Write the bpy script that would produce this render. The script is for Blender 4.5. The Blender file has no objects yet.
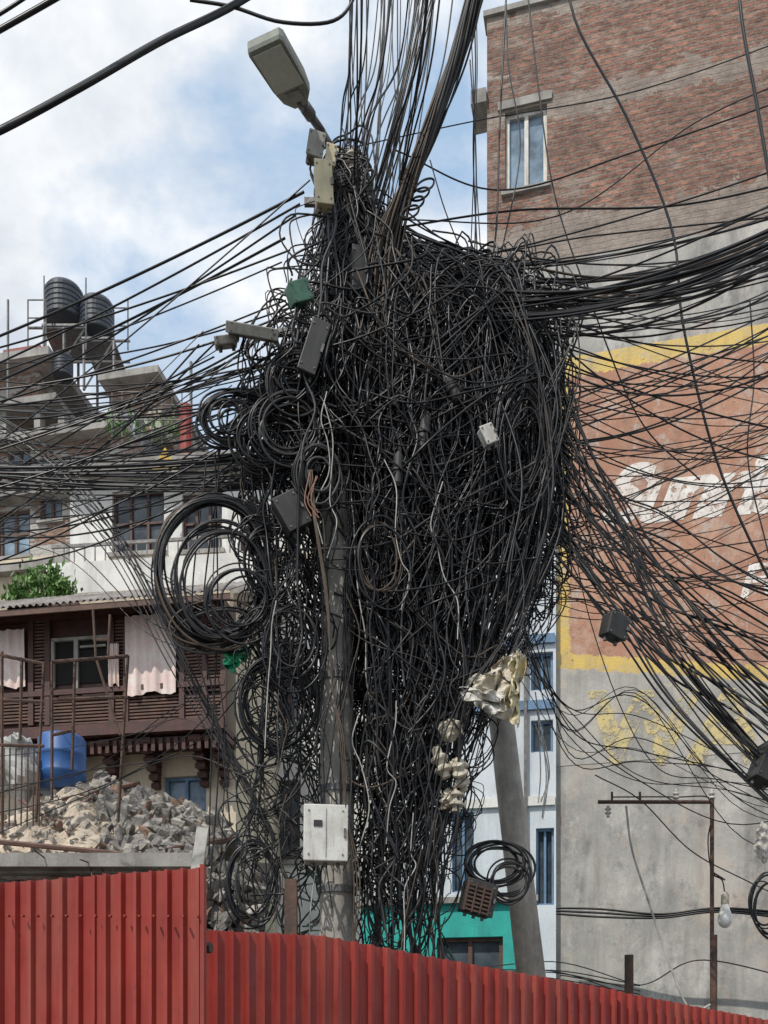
import bpy, math, random
import numpy as np
import mathutils, bmesh
from mathutils import Vector, Matrix, Euler
random.seed(7); rng=np.random.default_rng(11)
R=random.uniform
scene=bpy.context.scene
F=1000.0; CZ=1.6; HV=1080.0
def W(u,v,Y): return ((u-384)*Y/F, Y, CZ+(HV-v)*Y/F)

# ------------------------------------------------------------ materials
def newmat(name):
    m=bpy.data.materials.new(name); m.use_nodes=True
    nt=m.node_tree; b=nt.nodes['Principled BSDF']; return m,nt,b
def nd(nt,t,**k):
    n=nt.nodes.new(t)
    for a,v in k.items(): setattr(n,a,v)
    return n
def mixc(nt,fac,a,b,blend='MIX'):
    n=nt.nodes.new('ShaderNodeMix'); n.data_type='RGBA'; n.blend_type=blend
    for sock,val in ((n.inputs[0],fac),(n.inputs[6],a),(n.inputs[7],b)):
        if hasattr(val,'links'): nt.links.new(val,sock)
        elif isinstance(val,(int,float)): sock.default_value=val
        else: sock.default_value=(*val,1) if len(val)==3 else val
    return n.outputs[2]
def mth(nt,op,a,b=0.0,c=None,clamp=False):
    n=nt.nodes.new('ShaderNodeMath'); n.operation=op; n.use_clamp=clamp
    for i,val in enumerate((a,b,c)):
        if val is None: continue
        if hasattr(val,'links'): nt.links.new(val,n.inputs[i])
        else: n.inputs[i].default_value=val
    return n.outputs[0]
def coords(nt,scale=(1,1,1),loc=(0,0,0)):
    tc=nd(nt,'ShaderNodeTexCoord'); mp=nd(nt,'ShaderNodeMapping')
    mp.inputs['Scale'].default_value=scale; mp.inputs['Location'].default_value=loc
    nt.links.new(tc.outputs['Object'],mp.inputs['Vector']); return mp.outputs[0]
def noise(nt,scale=5,detail=6,rough=0.6,sc=(1,1,1),loc=(0,0,0)):
    n=nd(nt,'ShaderNodeTexNoise'); n.inputs['Scale'].default_value=scale
    n.inputs['Detail'].default_value=min(detail,6); n.inputs['Roughness'].default_value=rough
    nt.links.new(coords(nt,sc,loc),n.inputs['Vector']); return n.outputs['Fac']
def ramp(nt,fac,p0,p1,c0=(0,0,0),c1=(1,1,1)):
    r=nd(nt,'ShaderNodeValToRGB'); e=r.color_ramp.elements
    e[0].position=p0; e[1].position=p1; e[0].color=(*c0,1); e[1].color=(*c1,1)
    nt.links.new(fac,r.inputs[0]); return r.outputs[0]
def bump(nt,b,h,strength=0.4,dist=0.02):
    n=nd(nt,'ShaderNodeBump'); n.inputs['Strength'].default_value=strength; n.inputs['Distance'].default_value=dist
    nt.links.new(h,n.inputs['Height']); nt.links.new(n.outputs[0],b.inputs['Normal'])
def weather(name,c1,c2,stain=(0.05,0.045,0.04),rough=0.85,scale=2.0,streak=0.5,bs=0.3,metal=0.0,patch=None,fine=30,pth=0.54):
    m,nt,b=newmat(name)
    big=ramp(nt,noise(nt,scale,7,0.65),0.38,0.64)
    col=mixc(nt,big,c1,c2)
    fn=noise(nt,fine,3,0.6)
    col=mixc(nt,0.18,col,ramp(nt,fn,0.3,0.7,(0.4,0.4,0.4),(1,1,1)),'MULTIPLY')
    if patch:
        for i,pc in enumerate(patch):
            pm=ramp(nt,noise(nt,scale*(0.8+.5*i),7,0.78,sc=(1,1,.7),loc=(3+i*7,1,7+i*3)),pth-.02,pth+0.10)
            col=mixc(nt,mth(nt,'MULTIPLY',pm,.75),col,pc)
    st=ramp(nt,noise(nt,scale*2.2,6,0.7,sc=(1,1,0.14),loc=(5,2,1)),0.46,0.72)
    col=mixc(nt,mth(nt,'MULTIPLY',st,streak),col,stain)
    nt.links.new(col,b.inputs['Base Color'])
    b.inputs['Roughness'].default_value=rough; b.inputs['Metallic'].default_value=metal
    bump(nt,b,fn,bs,0.015)
    return m
def plain(name,c,rough=0.5,metal=0.0,var=0.5,sc=12):
    m,nt,b=newmat(name)
    f=noise(nt,sc,5,0.65)
    c2=tuple(x*(1-var) for x in c)
    nt.links.new(mixc(nt,ramp(nt,f,0.35,0.7),c,c2),b.inputs['Base Color'])
    b.inputs['Roughness'].default_value=rough; b.inputs['Metallic'].default_value=metal
    return m
def brickmat(name,c1,c2,mortar,plaster=None,pl=0.56,bw=0.26,rh=0.1,dark=0.5,bands=()):
    m,nt,b=newmat(name)
    tc=nd(nt,'ShaderNodeTexCoord'); sp=nd(nt,'ShaderNodeSeparateXYZ'); cb=nd(nt,'ShaderNodeCombineXYZ')
    nt.links.new(tc.outputs['Object'],sp.inputs[0])
    nt.links.new(mth(nt,'ADD',sp.outputs[0],sp.outputs[1]),cb.inputs[0])
    wob=mth(nt,'MULTIPLY',noise(nt,1.5,3,0.5),0.09)
    nt.links.new(mth(nt,'ADD',sp.outputs[2],wob),cb.inputs[1])
    br=nd(nt,'ShaderNodeTexBrick'); nt.links.new(cb.outputs[0],br.inputs['Vector'])
    br.inputs['Scale'].default_value=1; br.inputs['Brick Width'].default_value=bw; br.inputs['Row Height'].default_value=rh
    br.inputs['Mortar Size'].default_value=0.016; br.inputs['Mortar Smooth'].default_value=0.3; br.inputs['Bias'].default_value=-0.1
    br.inputs['Color1'].default_value=(*c1,1); br.inputs['Color2'].default_value=(*c2,1); br.inputs['Mortar'].default_value=(*mortar,1)
    col=br.outputs['Color']
    vn=noise(nt,5.5,7,0.85,sc=(1,1,2.6))
    col=mixc(nt,0.9,col,ramp(nt,vn,0.36,0.66,(0.22,0.19,0.18),(1.5,1.45,1.4)),'MULTIPLY')
    spot=ramp(nt,noise(nt,11,6,0.8,sc=(.8,.8,2.4),loc=(3,8,1)),0.56,0.62)
    col=mixc(nt,mth(nt,'MULTIPLY',spot,.8),col,(0.045,0.032,0.03))
    big=ramp(nt,noise(nt,0.6,7,0.7,loc=(1,4,2)),0.42,0.62)
    col=mixc(nt,mth(nt,'MULTIPLY',big,dark),col,(0.09,0.065,0.055))
    ef=ramp(nt,noise(nt,2.2,7,0.8,sc=(0.6,0.6,1.4),loc=(8,3,3)),0.53,0.64)
    col=mixc(nt,mth(nt,'MULTIPLY',ef,0.55),col,(0.40,0.35,0.30))
    if plaster:
        pm=ramp(nt,noise(nt,0.9,7,0.7,sc=(0.5,0.5,1.6),loc=(2,9,5)),pl,pl+0.03)
        col=mixc(nt,pm,col,plaster)
        rg=mth(nt,'MULTIPLY',mth(nt,'SUBTRACT',noise(nt,2.4,7,.75,loc=(1,1,1)),.5),1.5)
        zz=mth(nt,'ADD',sp.outputs[2],rg)
        pcol=mixc(nt,ramp(nt,noise(nt,2.5,7,.75),.38,.66),plaster,tuple(x*.5 for x in plaster))
        for z0,z1 in bands:
            f=mth(nt,'MULTIPLY',mth(nt,'GREATER_THAN',zz,z0),mth(nt,'LESS_THAN',zz,z1)); col=mixc(nt,mth(nt,'MULTIPLY',f,.85),col,pcol)
    nt.links.new(col,b.inputs['Base Color']); b.inputs['Roughness'].default_value=0.93
    h=mth(nt,'ADD',mth(nt,'MULTIPLY',br.outputs['Fac'],-0.6),vn)
    bump(nt,b,h,0.9,0.03)
    return m
def glassmat(name,c=(0.03,0.04,0.05),rough=0.12):
    m,nt,b=newmat(name)
    nt.links.new(mixc(nt,ramp(nt,noise(nt,1.5,5,0.6),0.4,0.7),c,tuple(x*3+0.03 for x in c)),b.inputs['Base Color'])
    b.inputs['Roughness'].default_value=rough; return m

M={}
M['brick2']=brickmat('old_brick_b',(0.40,0.25,0.18),(0.30,0.18,0.13),(0.32,0.29,0.26),(0.46,0.44,0.40),0.48,dark=.2)
M['concrete']=weather('concrete',(0.42,0.40,0.37),(0.25,0.235,0.22),scale=1.4,streak=0.6)
M['plaster']=weather('grey_plaster',(0.47,0.45,0.41),(0.31,0.30,0.28),scale=0.9,streak=0.5,patch=[(0.50,0.40,0.33),(0.56,0.54,0.5),(0.22,0.21,0.20)])
M['pole']=weather('pole_concrete',(0.52,0.49,0.43),(0.33,0.31,0.28),scale=4,streak=0.4)
M['white']=weather('white_plaster',(0.80,0.79,0.75),(0.62,0.61,0.58),stain=(0.22,0.2,0.18),scale=1.2,streak=0.5)
M['cream']=weather('cream_plaster',(0.70,0.60,0.44),(0.55,0.47,0.36),stain=(0.16,0.14,0.12),scale=1.4,streak=0.5)
M['paleblue']=weather('pale_blue_plaster',(0.70,0.74,0.78),(0.58,0.63,0.67),stain=(0.25,0.25,0.26),scale=1.0,streak=0.5)
M['blue']=weather('blue_trim',(0.18,0.30,0.45),(0.12,0.20,0.32),scale=3)
M['teal']=weather('teal_plaster',(0.04,0.48,0.42),(0.03,0.36,0.32),scale=2,streak=.3)
M['wood']=weather('dark_wood',(0.095,0.035,0.027),(0.055,0.024,0.019),scale=6,rough=0.6,streak=0.3)
M['wood2']=weather('brown_wood',(0.16,0.085,0.06),(0.09,0.05,0.038),scale=6,rough=0.7)
M['curtain']=weather('curtain_cloth',(0.80,0.62,0.57),(0.85,0.78,0.72),stain=(0.5,0.36,0.34),scale=3,streak=0.4)
M['tin']=weather('tin_roof',(0.34,0.32,0.3),(0.18,0.155,0.14),stain=(0.12,0.07,0.045),scale=2,rough=0.65,metal=0.1)
M['rust']=weather('rusty_steel',(0.15,0.085,0.06),(0.08,0.055,0.045),scale=8,rough=0.75,metal=0.3)
M['steel']=weather('dull_steel',(0.22,0.22,0.22),(0.13,0.12,0.115),scale=8,rough=0.55,metal=0.5)
M['tank']=plain('tank_plastic',(0.035,0.043,0.058),0.45,0,0.3,4)
M['bluetank']=plain('blue_plastic',(0.035,0.13,0.38),0.5,0,0.4,4)
M['greycloth']=weather('grey_tarp',(0.55,0.55,0.53),(0.33,0.33,0.32),scale=3)
M['glass']=glassmat('window_glass'); M['glassb']=glassmat('window_glass_pale',(0.10,0.14,0.18),0.1)
M['dark']=plain('dark_interior',(0.012,0.011,0.01),0.9)
M['boxwhite']=weather('painted_box',(0.68,0.68,0.63),(0.52,0.51,0.46),stain=(0.18,0.10,0.06),scale=5,rough=0.55,streak=0.7,fine=50,bs=.1)
M['boxgrey']=weather('grey_box',(0.36,0.35,0.31),(0.24,0.23,0.20),scale=5,rough=0.6,bs=.1)
M['boxdark']=weather('dark_box',(0.030,0.028,0.027),(0.018,0.018,0.018),stain=(.07,.065,.055),scale=5,rough=0.55,bs=.1)
M['boxgreen']=plain('green_box',(0.08,0.20,0.13),0.5)
M['creamp']=weather('cream_ceramic',(0.60,0.55,0.44),(0.42,0.38,0.30),stain=(.15,.12,.09),scale=9,rough=.55,bs=.1)
M['creamb']=weather('cream_box_plastic',(0.62,0.55,0.34),(0.48,0.42,0.27),stain=(.2,.16,.1),scale=7,rough=.5,bs=.1)
M['rag']=weather('cream_sheet',(0.66,0.61,0.50),(0.44,0.38,0.29),stain=(.16,.12,.08),scale=7,rough=.8)
M['green']=plain('green_plastic',(0.02,0.42,0.20),0.5)
M['lamp']=weather('lamp_housing',(0.33,0.35,0.30),(0.25,0.26,0.23),scale=7,rough=0.45,streak=0.3,bs=.05)
M['led']=plain('led_lens',(0.62,0.64,0.56),0.25,0,0.15,30)
M['bulb']=plain('bulb_glass',(0.8,0.8,0.76),0.12,0,0.05)
M['redpipe']=plain('red_paint',(0.30,0.04,0.03),0.5)
M['yellow']=plain('yellow_paint',(0.7,0.42,0.03),0.6)
M['block']=weather('grey_blockwork',(0.36,0.38,0.41),(0.24,0.26,0.28),scale=1.2)
def cable(name,c,r=0.42,spec=.3):
    m,nt,b=newmat(name)
    f=noise(nt,6,3,0.6)
    nt.links.new(mixc(nt,ramp(nt,f,0.4,0.75),c,tuple(x*1.6+0.004 for x in c)),b.inputs['Base Color'])
    b.inputs['Roughness'].default_value=r; b.inputs['Specular IOR Level'].default_value=spec; return m
CM=[cable('cable_black',(0.0065,0.0065,0.008),.36,.42),cable('cable_dark',(0.014,0.0135,0.014),0.5,.3),cable('cable_grey',(0.045,0.044,0.045),0.5),
    cable('cable_brown',(0.075,0.055,0.04),0.6),cable('cable_white',(0.36,0.35,0.32),0.55),cable('cable_orange',(0.22,0.12,0.08),0.6)]
def cmi():
    x=random.random()
    return 0 if x<.60 else 1 if x<.88 else 2 if x<.965 else 3 if x<.994 else 4

m,nt,b=newmat('red_sheet_paint')
c=mixc(nt,ramp(nt,noise(nt,1.3,6,0.6),0.35,0.7),(0.31,0.027,0.016),(0.225,0.018,0.012))
c=mixc(nt,mth(nt,'MULTIPLY',ramp(nt,noise(nt,5,7,0.7,sc=(1,1,0.10)),0.46,0.70),0.55),c,(0.33,0.11,0.075))
c=mixc(nt,mth(nt,'MULTIPLY',ramp(nt,noise(nt,3,7,0.7,sc=(1,1,0.3),loc=(9,1,1)),0.52,0.72),0.5),c,(0.12,0.015,0.012))
c=mixc(nt,mth(nt,'MULTIPLY',ramp(nt,noise(nt,22,7,0.8,loc=(4,4,4)),0.6,0.66),0.6),c,(0.10,0.025,0.018))
nt.links.new(c,b.inputs['Base Color']); nt.links.new(ramp(nt,noise(nt,6,5,.7),.3,.7,(.42,)*3,(.7,)*3),b.inputs['Roughness'])
bump(nt,b,noise(nt,3,3,.5),.35,.03)
M['red']=m
m,nt,b=newmat('leaf'); nt.links.new(mixc(nt,ramp(nt,noise(nt,8,3),0.35,0.7),(0.045,0.12,0.02),(0.14,0.26,0.05)),b.inputs['Base Color']); b.inputs['Roughness'].default_value=0.55
M['leaf']=m
M['ground']=weather('dusty_asphalt',(0.07,0.065,0.06),(0.12,0.11,0.095),scale=0.6,streak=0.0)
m,nt,b=newmat('rubble_stone')
g=nd(nt,'ShaderNodeNewGeometry')
r=nd(nt,'ShaderNodeValToRGB'); el=r.color_ramp.elements
el[0].position=0; el[0].color=(0.48,0.45,0.40,1); el[1].position=1; el[1].color=(0.34,0.33,0.31,1)
for p,cc in ((0.3,(0.56,0.52,0.46)),(0.55,(0.38,0.36,0.34)),(0.84,(0.38,0.25,0.18)),(0.89,(0.6,0.57,0.52))):
    e=el.new(p); e.color=(*cc,1)
r.color_ramp.interpolation='CONSTANT'
nt.links.new(g.outputs['Random Per Island'],r.inputs[0])
cc=mixc(nt,0.6,r.outputs[0],ramp(nt,noise(nt,14,7,0.75),0.3,0.7,(0.5,0.47,0.45),(1.15,1.15,1.15)),'MULTIPLY')
nt.links.new(cc,b.inputs['Base Color']); b.inputs['Roughness'].default_value=0.95
bump(nt,b,noise(nt,22,6,0.75),1.0,0.05)
M['rubble']=m
M['dust']=weather('rubble_dust',(0.58,0.48,0.37),(0.44,0.38,0.31),scale=2.5,streak=0.0,bs=1.0)

# ------------------------------------------------------------ mesh helpers
def link(ob,parent=None):
    scene.collection.objects.link(ob)
    if parent is not None: ob.parent=parent
    return ob
def empty(name,loc=(0,0,0),rz=0):
    e=bpy.data.objects.new(name,None); e.location=loc; e.rotation_euler=(0,0,rz); e.empty_display_size=0.2
    return link(e)
def meshob(name,verts,faces,mats,parent=None,midx=None,smooth=False):
    me=bpy.data.meshes.new(name); me.from_pydata([tuple(v) for v in verts],[],faces)
    for mm in (mats if isinstance(mats,list) else [mats]): me.materials.append(mm)
    if midx: me.polygons.foreach_set('material_index',midx)
    if smooth: me.polygons.foreach_set('use_smooth',[True]*len(me.polygons))
    me.update(); return link(bpy.data.objects.new(name,me),parent)
BF=[(0,1,3,2),(4,6,7,5),(0,4,5,1),(2,3,7,6),(0,2,6,4),(1,5,7,3)]
def lbox(name,x0,x1,y0,y1,z0,z1,mat,parent=None,bevel=0):
    if x0>x1:x0,x1=x1,x0
    if y0>y1:y0,y1=y1,y0
    if z0>z1:z0,z1=z1,z0
    v=[(x,y,z) for x in (x0,x1) for y in (y0,y1) for z in (z0,z1)]
    o=meshob(name,v,BF,mat,parent)
    if bevel:
        b=o.modifiers.new('b','BEVEL'); b.width=bevel; b.segments=2
    return o
class MB:
    def __init__(s): s.v=[];s.f=[];s.m=[]
    def box(s,x0,x1,y0,y1,z0,z1,mi=0,mat=None):
        n=len(s.v); vv=[Vector((x,y,z)) for x in (x0,x1) for y in (y0,y1) for z in (z0,z1)]
        if mat is not None: vv=[mat@a for a in vv]
        s.v+=[tuple(a) for a in vv]; s.f+=[tuple(i+n for i in f) for f in BF]; s.m+=[mi]*6
    def cyl(s,p0,p1,r0,r1=None,k=10,mi=0,caps=True):
        r1=r0 if r1 is None else r1
        p0=Vector(p0);p1=Vector(p1);d=(p1-p0).normalized()
        a=d.orthogonal().normalized(); b=d.cross(a); n=len(s.v)
        for p,r in((p0,r0),(p1,r1)):
            for i in range(k):
                t=2*math.pi*i/k; s.v.append(tuple(p+a*math.cos(t)*r+b*math.sin(t)*r))
        for i in range(k):
            j=(i+1)%k; s.f.append((n+i,n+j,n+k+j,n+k+i)); s.m.append(mi)
        if caps:
            s.f.append(tuple(n+i for i in range(k))[::-1]); s.f.append(tuple(n+k+i for i in range(k))); s.m+=[mi]*2
    def lathe(s,prof,mat=None,k=20,mi=0):
        n=len(s.v)
        for r_,z_ in prof:
            for i in range(k):
                t=2*math.pi*i/k; p=Vector((r_*math.cos(t),r_*math.sin(t),z_))
                if mat is not None:p=mat@p
                s.v.append(tuple(p))
        for a in range(len(prof)-1):
            for i in range(k):
                j=(i+1)%k; s.f.append((n+a*k+i,n+a*k+j,n+(a+1)*k+j,n+(a+1)*k+i)); s.m.append(mi)
    def make(s,name,mats,parent=None,smooth=False,bevel=0):
        o=meshob(name,s.v,s.f,mats,parent,s.m,smooth)
        if bevel:
            b=o.modifiers.new('b','BEVEL'); b.width=bevel; b.segments=2
        return o

class Cables:
    def __init__(s,hook=None): s.items=[]; s.hook=hook
    def add(s,ctrl,r=0.009,mi=None,N=36,raw=False):
        P=np.array(ctrl,float)
        if s.hook: P=s.hook(P)
        s.items.append((P,r,cmi() if mi is None else mi,N,raw))
    def make(s,name,parent=None,K=5):
        groups={}
        for P,r,mi,N,raw in s.items:
            k=len(P)
            if k==2: P=np.vstack([P[0],(P[0]+P[1])/2,P[1]]);k=3
            E=np.vstack([2*P[0]-P[1],P,2*P[-1]-P[-2]])
            t=np.linspace(0,k-1-1e-6,N); i=t.astype(int); f=(t-i)[:,None]
            a,b_,c_,d=E[i],E[i+1],E[i+2],E[i+3]
            Q=0.5*((2*b_)+(-a+c_)*f+(2*a-5*b_+4*c_-d)*f*f+(-a+3*b_-3*c_+d)*f**3)
            groups.setdefault(N,[]).append((Q,r,mi))
        V=[];Fc=[];MI=[];off=0
        for N,L in groups.items():
            P=np.stack([q[0] for q in L]); r=np.array([q[1] for q in L])[:,None,None]; S=len(L)
            T=np.gradient(P,axis=1); T/=np.linalg.norm(T,axis=2,keepdims=True)+1e-9
            n=np.cross(T[:,0],rng.normal(size=(S,3))); n/=np.linalg.norm(n,axis=1,keepdims=True)+1e-9
            NN=np.zeros_like(P)
            for i in range(N):
                n=n-(n*T[:,i]).sum(1,keepdims=True)*T[:,i]; n/=np.linalg.norm(n,axis=1,keepdims=True)+1e-9; NN[:,i]=n
            B=np.cross(T,NN)
            ring=np.stack([P+r*(math.cos(2*math.pi*k/K)*NN+math.sin(2*math.pi*k/K)*B) for k in range(K)],axis=2)
            V.append(ring.reshape(-1,3))
            base=off+(np.arange(S)[:,None,None]*N+np.arange(N-1)[None,:,None])*K
            k=np.arange(K)[None,None,:]; k2=(k+1)%K
            q=np.stack([base+k,base+k2,base+K+k2,base+K+k],axis=-1).reshape(-1,4)
            Fc.append(q); MI.append(np.repeat(np.array([x[2] for x in L]),(N-1)*K)); off+=S*N*K
        V=np.concatenate(V);Fc=np.concatenate(Fc);MI=np.concatenate(MI)
        me=bpy.data.meshes.new(name)
        me.vertices.add(len(V)); me.vertices.foreach_set('co',V.astype(np.float32).ravel())
        me.loops.add(Fc.size); me.loops.foreach_set('vertex_index',Fc.astype(np.int32).ravel())
        me.polygons.add(len(Fc)); me.polygons.foreach_set('loop_start',np.arange(0,Fc.size,4,dtype=np.int32))
        for mm in CM: me.materials.append(mm)
        me.polygons.foreach_set('material_index',MI.astype(np.int32))
        me.polygons.foreach_set('use_smooth',np.ones(len(Fc),bool))
        me.update(calc_edges=True); me.validate()
        return link(bpy.data.objects.new(name,me),parent)
def line(c,p0,p1,sag=0.1,r=0.009,mi=None,N=24,wob=0.0):
    p0=np.array(p0);p1=np.array(p1); t=np.linspace(0,1,7)[:,None]
    P=p0*(1-t)+p1*t; P[:,2]-=(4*sag*t*(1-t))[:,0]
    if wob: P[1:-1]+=rng.normal(0,wob,(5,3))
    c.add(P,r,mi,N)

# ------------------------------------------------------------ houses
class House:
    def __init__(s,name,u0,Y0,u1,Y1,vtop,depth,mat,uref=None,z0=0.0):
        s.O=np.array([(u0-384)*Y0/F,Y0]); E=np.array([(u1-384)*Y1/F,Y1]); d=E-s.O; s.L=np.linalg.norm(d); s.d=d/s.L
        s.e=empty(name,(s.O[0],s.O[1],0),math.atan2(s.d[1],s.d[0]))
        s.top=s.z(uref if uref is not None else (u0+u1)/2,vtop); s.depth=depth; s.mat=mat; s.holes=[]; s.z0=z0
    def s_(s,u):
        k=(u-384)/F; return (k*s.O[1]-s.O[0])/(s.d[0]-k*s.d[1])
    def z(s,u,v):
        Y=s.O[1]+s.s_(u)*s.d[1]; return CZ+(HV-v)/F*Y
    def rect(s,u0,v0,u1,v1):
        um=(u0+u1)/2; return s.s_(u0),s.s_(u1),s.z(um,v1),s.z(um,v0)
    def box(s,name,u0,v0,u1,v1,y0,y1,mat,bevel=0):
        a,b,c,d=s.rect(u0,v0,u1,v1); return lbox(name,a,b,y0,y1,c,d,mat,s.e,bevel)
    def window(s,u0,v0,u1,v1,fm,gm,nx=2,nz=1,dep=0.14,fw=0.05,sill=True,name='window'):
        a,b,c,d=s.rect(u0,v0,u1,v1); s.holes.append((a,b,c,d))
        mb=MB(); e=0.003
        mb.box(a+e,b-e,dep,dep+0.02,c+e,d-e,1)
        y0,y1=dep-0.06,dep-0.002
        mb.box(a+e,a+fw,y0,y1,c+e,d-e); mb.box(b-fw,b-e,y0,y1,c+e,d-e)
        mb.box(a+fw+.001,b-fw-.001,y0,y1,c+e,c+fw); mb.box(a+fw+.001,b-fw-.001,y0,y1,d-fw,d-e)
        for i in range(1,nx):
            x=a+(b-a)*i/nx; mb.box(x-fw/2,x+fw/2,y0+.004,y1,c+fw,d-fw)
        for i in range(1,nz):
            z=c+(d-c)*i/nz; mb.box(a+fw,b-fw,y0+.008,y1,z-fw/2.4,z+fw/2.4)
        mb.make(name,[fm,gm],s.e)
        if sill: lbox('sill',a-.06,b+.06,-.07,-.002,c-.09,c-.01,M['concrete'],s.e)
    def finish(s,name='walls',s0=0,s1=None):
        s1=s.L if s1 is None else s1
        xs=sorted({s0,s1,*[h[i] for h in s.holes for i in(0,1) if s0<h[i]<s1]}); zs=sorted({s.z0,s.top,*[h[i] for h in s.holes for i in(2,3) if s.z0<h[i]<s.top]})
        v=[];f=[]
        def q(*p): n=len(v); v.extend(p); f.append((n,n+1,n+2,n+3))
        for i in range(len(xs)-1):
            for j in range(len(zs)-1):
                cx=(xs[i]+xs[i+1])/2; cz=(zs[j]+zs[j+1])/2
                if any(h[0]<cx<h[1] and h[2]<cz<h[3] for h in s.holes): continue
                q((xs[i],0,zs[j]),(xs[i+1],0,zs[j]),(xs[i+1],0,zs[j+1]),(xs[i],0,zs[j+1]))
        for a,b,c,d in s.holes:
            t=0.3
            q((a,0,c),(a,t,c),(a,t,d),(a,0,d)); q((b,0,c),(b,0,d),(b,t,d),(b,t,c))
            q((a,0,c),(b,0,c),(b,t,c),(a,t,c)); q((a,0,d),(a,t,d),(b,t,d),(b,0,d)); q((a,t,c),(b,t,c),(b,t,d),(a,t,d))
        D=s.depth
        q((s0,0,s.z0),(s0,0,s.top),(s0,D,s.top),(s0,D,s.z0)); q((s1,0,s.z0),(s1,D,s.z0),(s1,D,s.top),(s1,0,s.top))
        q((s0,D,s.z0),(s0,D,s.top),(s1,D,s.top),(s1,D,s.z0)); q((s0,0,s.top),(s1,0,s.top),(s1,D,s.top),(s0,D,s.top))
        return meshob(name,v,f,s.mat,s.e)

meshob('ground',[(-400,-60,0),(400,-60,0),(400,900,0),(-400,900,0)],[(0,1,2,3)],M['ground'])

# ============================================================ RIGHT: brick building with painted mural
H=House('brick_apartment_building',487,18.0,1150,15.5,18,9,None,uref=490)
H.mat=brickmat('old_brick',(0.42,0.22,0.16),(0.25,0.13,0.10),(0.28,0.24,0.20),(0.40,0.34,0.29),0.62,
   bands=((H.z(490,132),H.z(490,112)),(H.z(490,300),H.z(490,232)),(H.z(490,30),H.z(490,14))),dark=.55)
H.window(505,108,547,188,M['boxwhite'],M['glassb'],2,1,fw=0.07)
H.window(860,60,920,150,M['boxwhite'],M['glassb'],2,1)
H.finish('brick_walls')
L=H.L
lbox('coping',-.06,L,-.06,.3,H.top+.002,H.top+.10,M['concrete'],H.e)
lbox('ledge_stub',-.28,-.003,-.1,.5,H.z(487,106),H.z(487,92),M['concrete'],H.e)
lbox('grey_plaster_upper',.003,L,-.02,-.004,H.z(490,384),H.z(490,276)-.003,M['plaster'],H.e)
lbox('grey_plaster_lower',.003,L,-.02,-.004,.0,H.z(490,384)-.003,M['plaster'],H.e)
lbox('lintel',H.s_(498),H.s_(552),-.04,-.003,H.z(525,106),H.z(525,98),M['concrete'],H.e)
sl=H.s_(557); zt=H.z(560,360); zb=H.z(560,668)
m,nt,b=newmat('mural_paint')
tc=nd(nt,'ShaderNodeTexCoord'); sp=nd(nt,'ShaderNodeSeparateXYZ'); nt.links.new(tc.outputs['Object'],sp.inputs[0])
rag=mth(nt,'MULTIPLY',mth(nt,'SUBTRACT',noise(nt,7,7,0.75),0.5),0.30)
x=mth(nt,'ADD',sp.outputs[0],rag); z=mth(nt,'ADD',sp.outputs[2],rag)
inx=mth(nt,'GREATER_THAN',x,sl+0.22)
zt_l=zt-0.34
zb_l=mth(nt,'MULTIPLY_ADD',mth(nt,'SUBTRACT',sp.outputs[0],sl),-0.17,zb+0.26)
inside=mth(nt,'MULTIPLY',mth(nt,'MULTIPLY',inx,mth(nt,'LESS_THAN',z,zt_l)),mth(nt,'GREATER_THAN',z,zb_l))
terra=mixc(nt,ramp(nt,noise(nt,0.9,7,0.65),0.38,0.64),(0.46,0.245,0.16),(0.35,0.17,0.11))
terra=mixc(nt,mth(nt,'MULTIPLY',ramp(nt,noise(nt,2.2,7,0.8,loc=(2,2,8)),0.48,0.66),0.75),terra,(0.54,0.38,0.29))
yel=mixc(nt,ramp(nt,noise(nt,2,6),0.35,0.7),(0.70,0.49,0.13),(0.55,0.42,0.18))
col=mixc(nt,inside,yel,terra)
wear=ramp(nt,noise(nt,3.1,7,0.82,loc=(6,1,3)),0.55,0.60)
col=mixc(nt,mth(nt,'MULTIPLY',wear,.8),col,(0.46,0.41,0.36))
wear3=ramp(nt,noise(nt,9,7,0.8,loc=(1,5,3)),0.59,0.64)
col=mixc(nt,mth(nt,'MULTIPLY',wear3,.8),col,(0.24,0.15,0.11))
wear2=mth(nt,'MULTIPLY',ramp(nt,noise(nt,3,7,0.7,sc=(1,1,0.15)),0.48,0.72),0.45)
col=mixc(nt,wear2,col,(0.20,0.13,0.10))
outb=mth(nt,'LESS_THAN',z,mth(nt,'SUBTRACT',zb_l,0.26)); outl=mth(nt,'LESS_THAN',x,sl+0.02)
out=mth(nt,'MAXIMUM',outb,outl)
pc=mixc(nt,ramp(nt,noise(nt,0.9,7,0.65),0.38,0.64),(0.47,0.45,0.41),(0.31,0.30,0.28))
pc=mixc(nt,mth(nt,'MULTIPLY',ramp(nt,noise(nt,2.0,7,0.8,loc=(6,1,3)),0.52,0.62),.8),pc,(0.54,0.47,0.36))
pc=mixc(nt,mth(nt,'MULTIPLY',ramp(nt,noise(nt,2.0,6,0.7,sc=(1,1,.14),loc=(5,2,1)),0.46,0.72),.45),pc,(0.1,.09,.08))
col=mixc(nt,out,col,pc)
nt.links.new(col,b.inputs['Base Color']); b.inputs['Roughness'].default_value=0.85
bump(nt,b,noise(nt,20,6,0.7),0.5,0.02)
zlow=zb-0.17*(L-sl)
meshob('mural_panel',[(sl-.02,-.028,zlow-.2),(L,-.028,zlow-.2),(L,-.028,zt),(sl-.02,-.028,zt)],[(0,1,2,3)],m,H.e)
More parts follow.
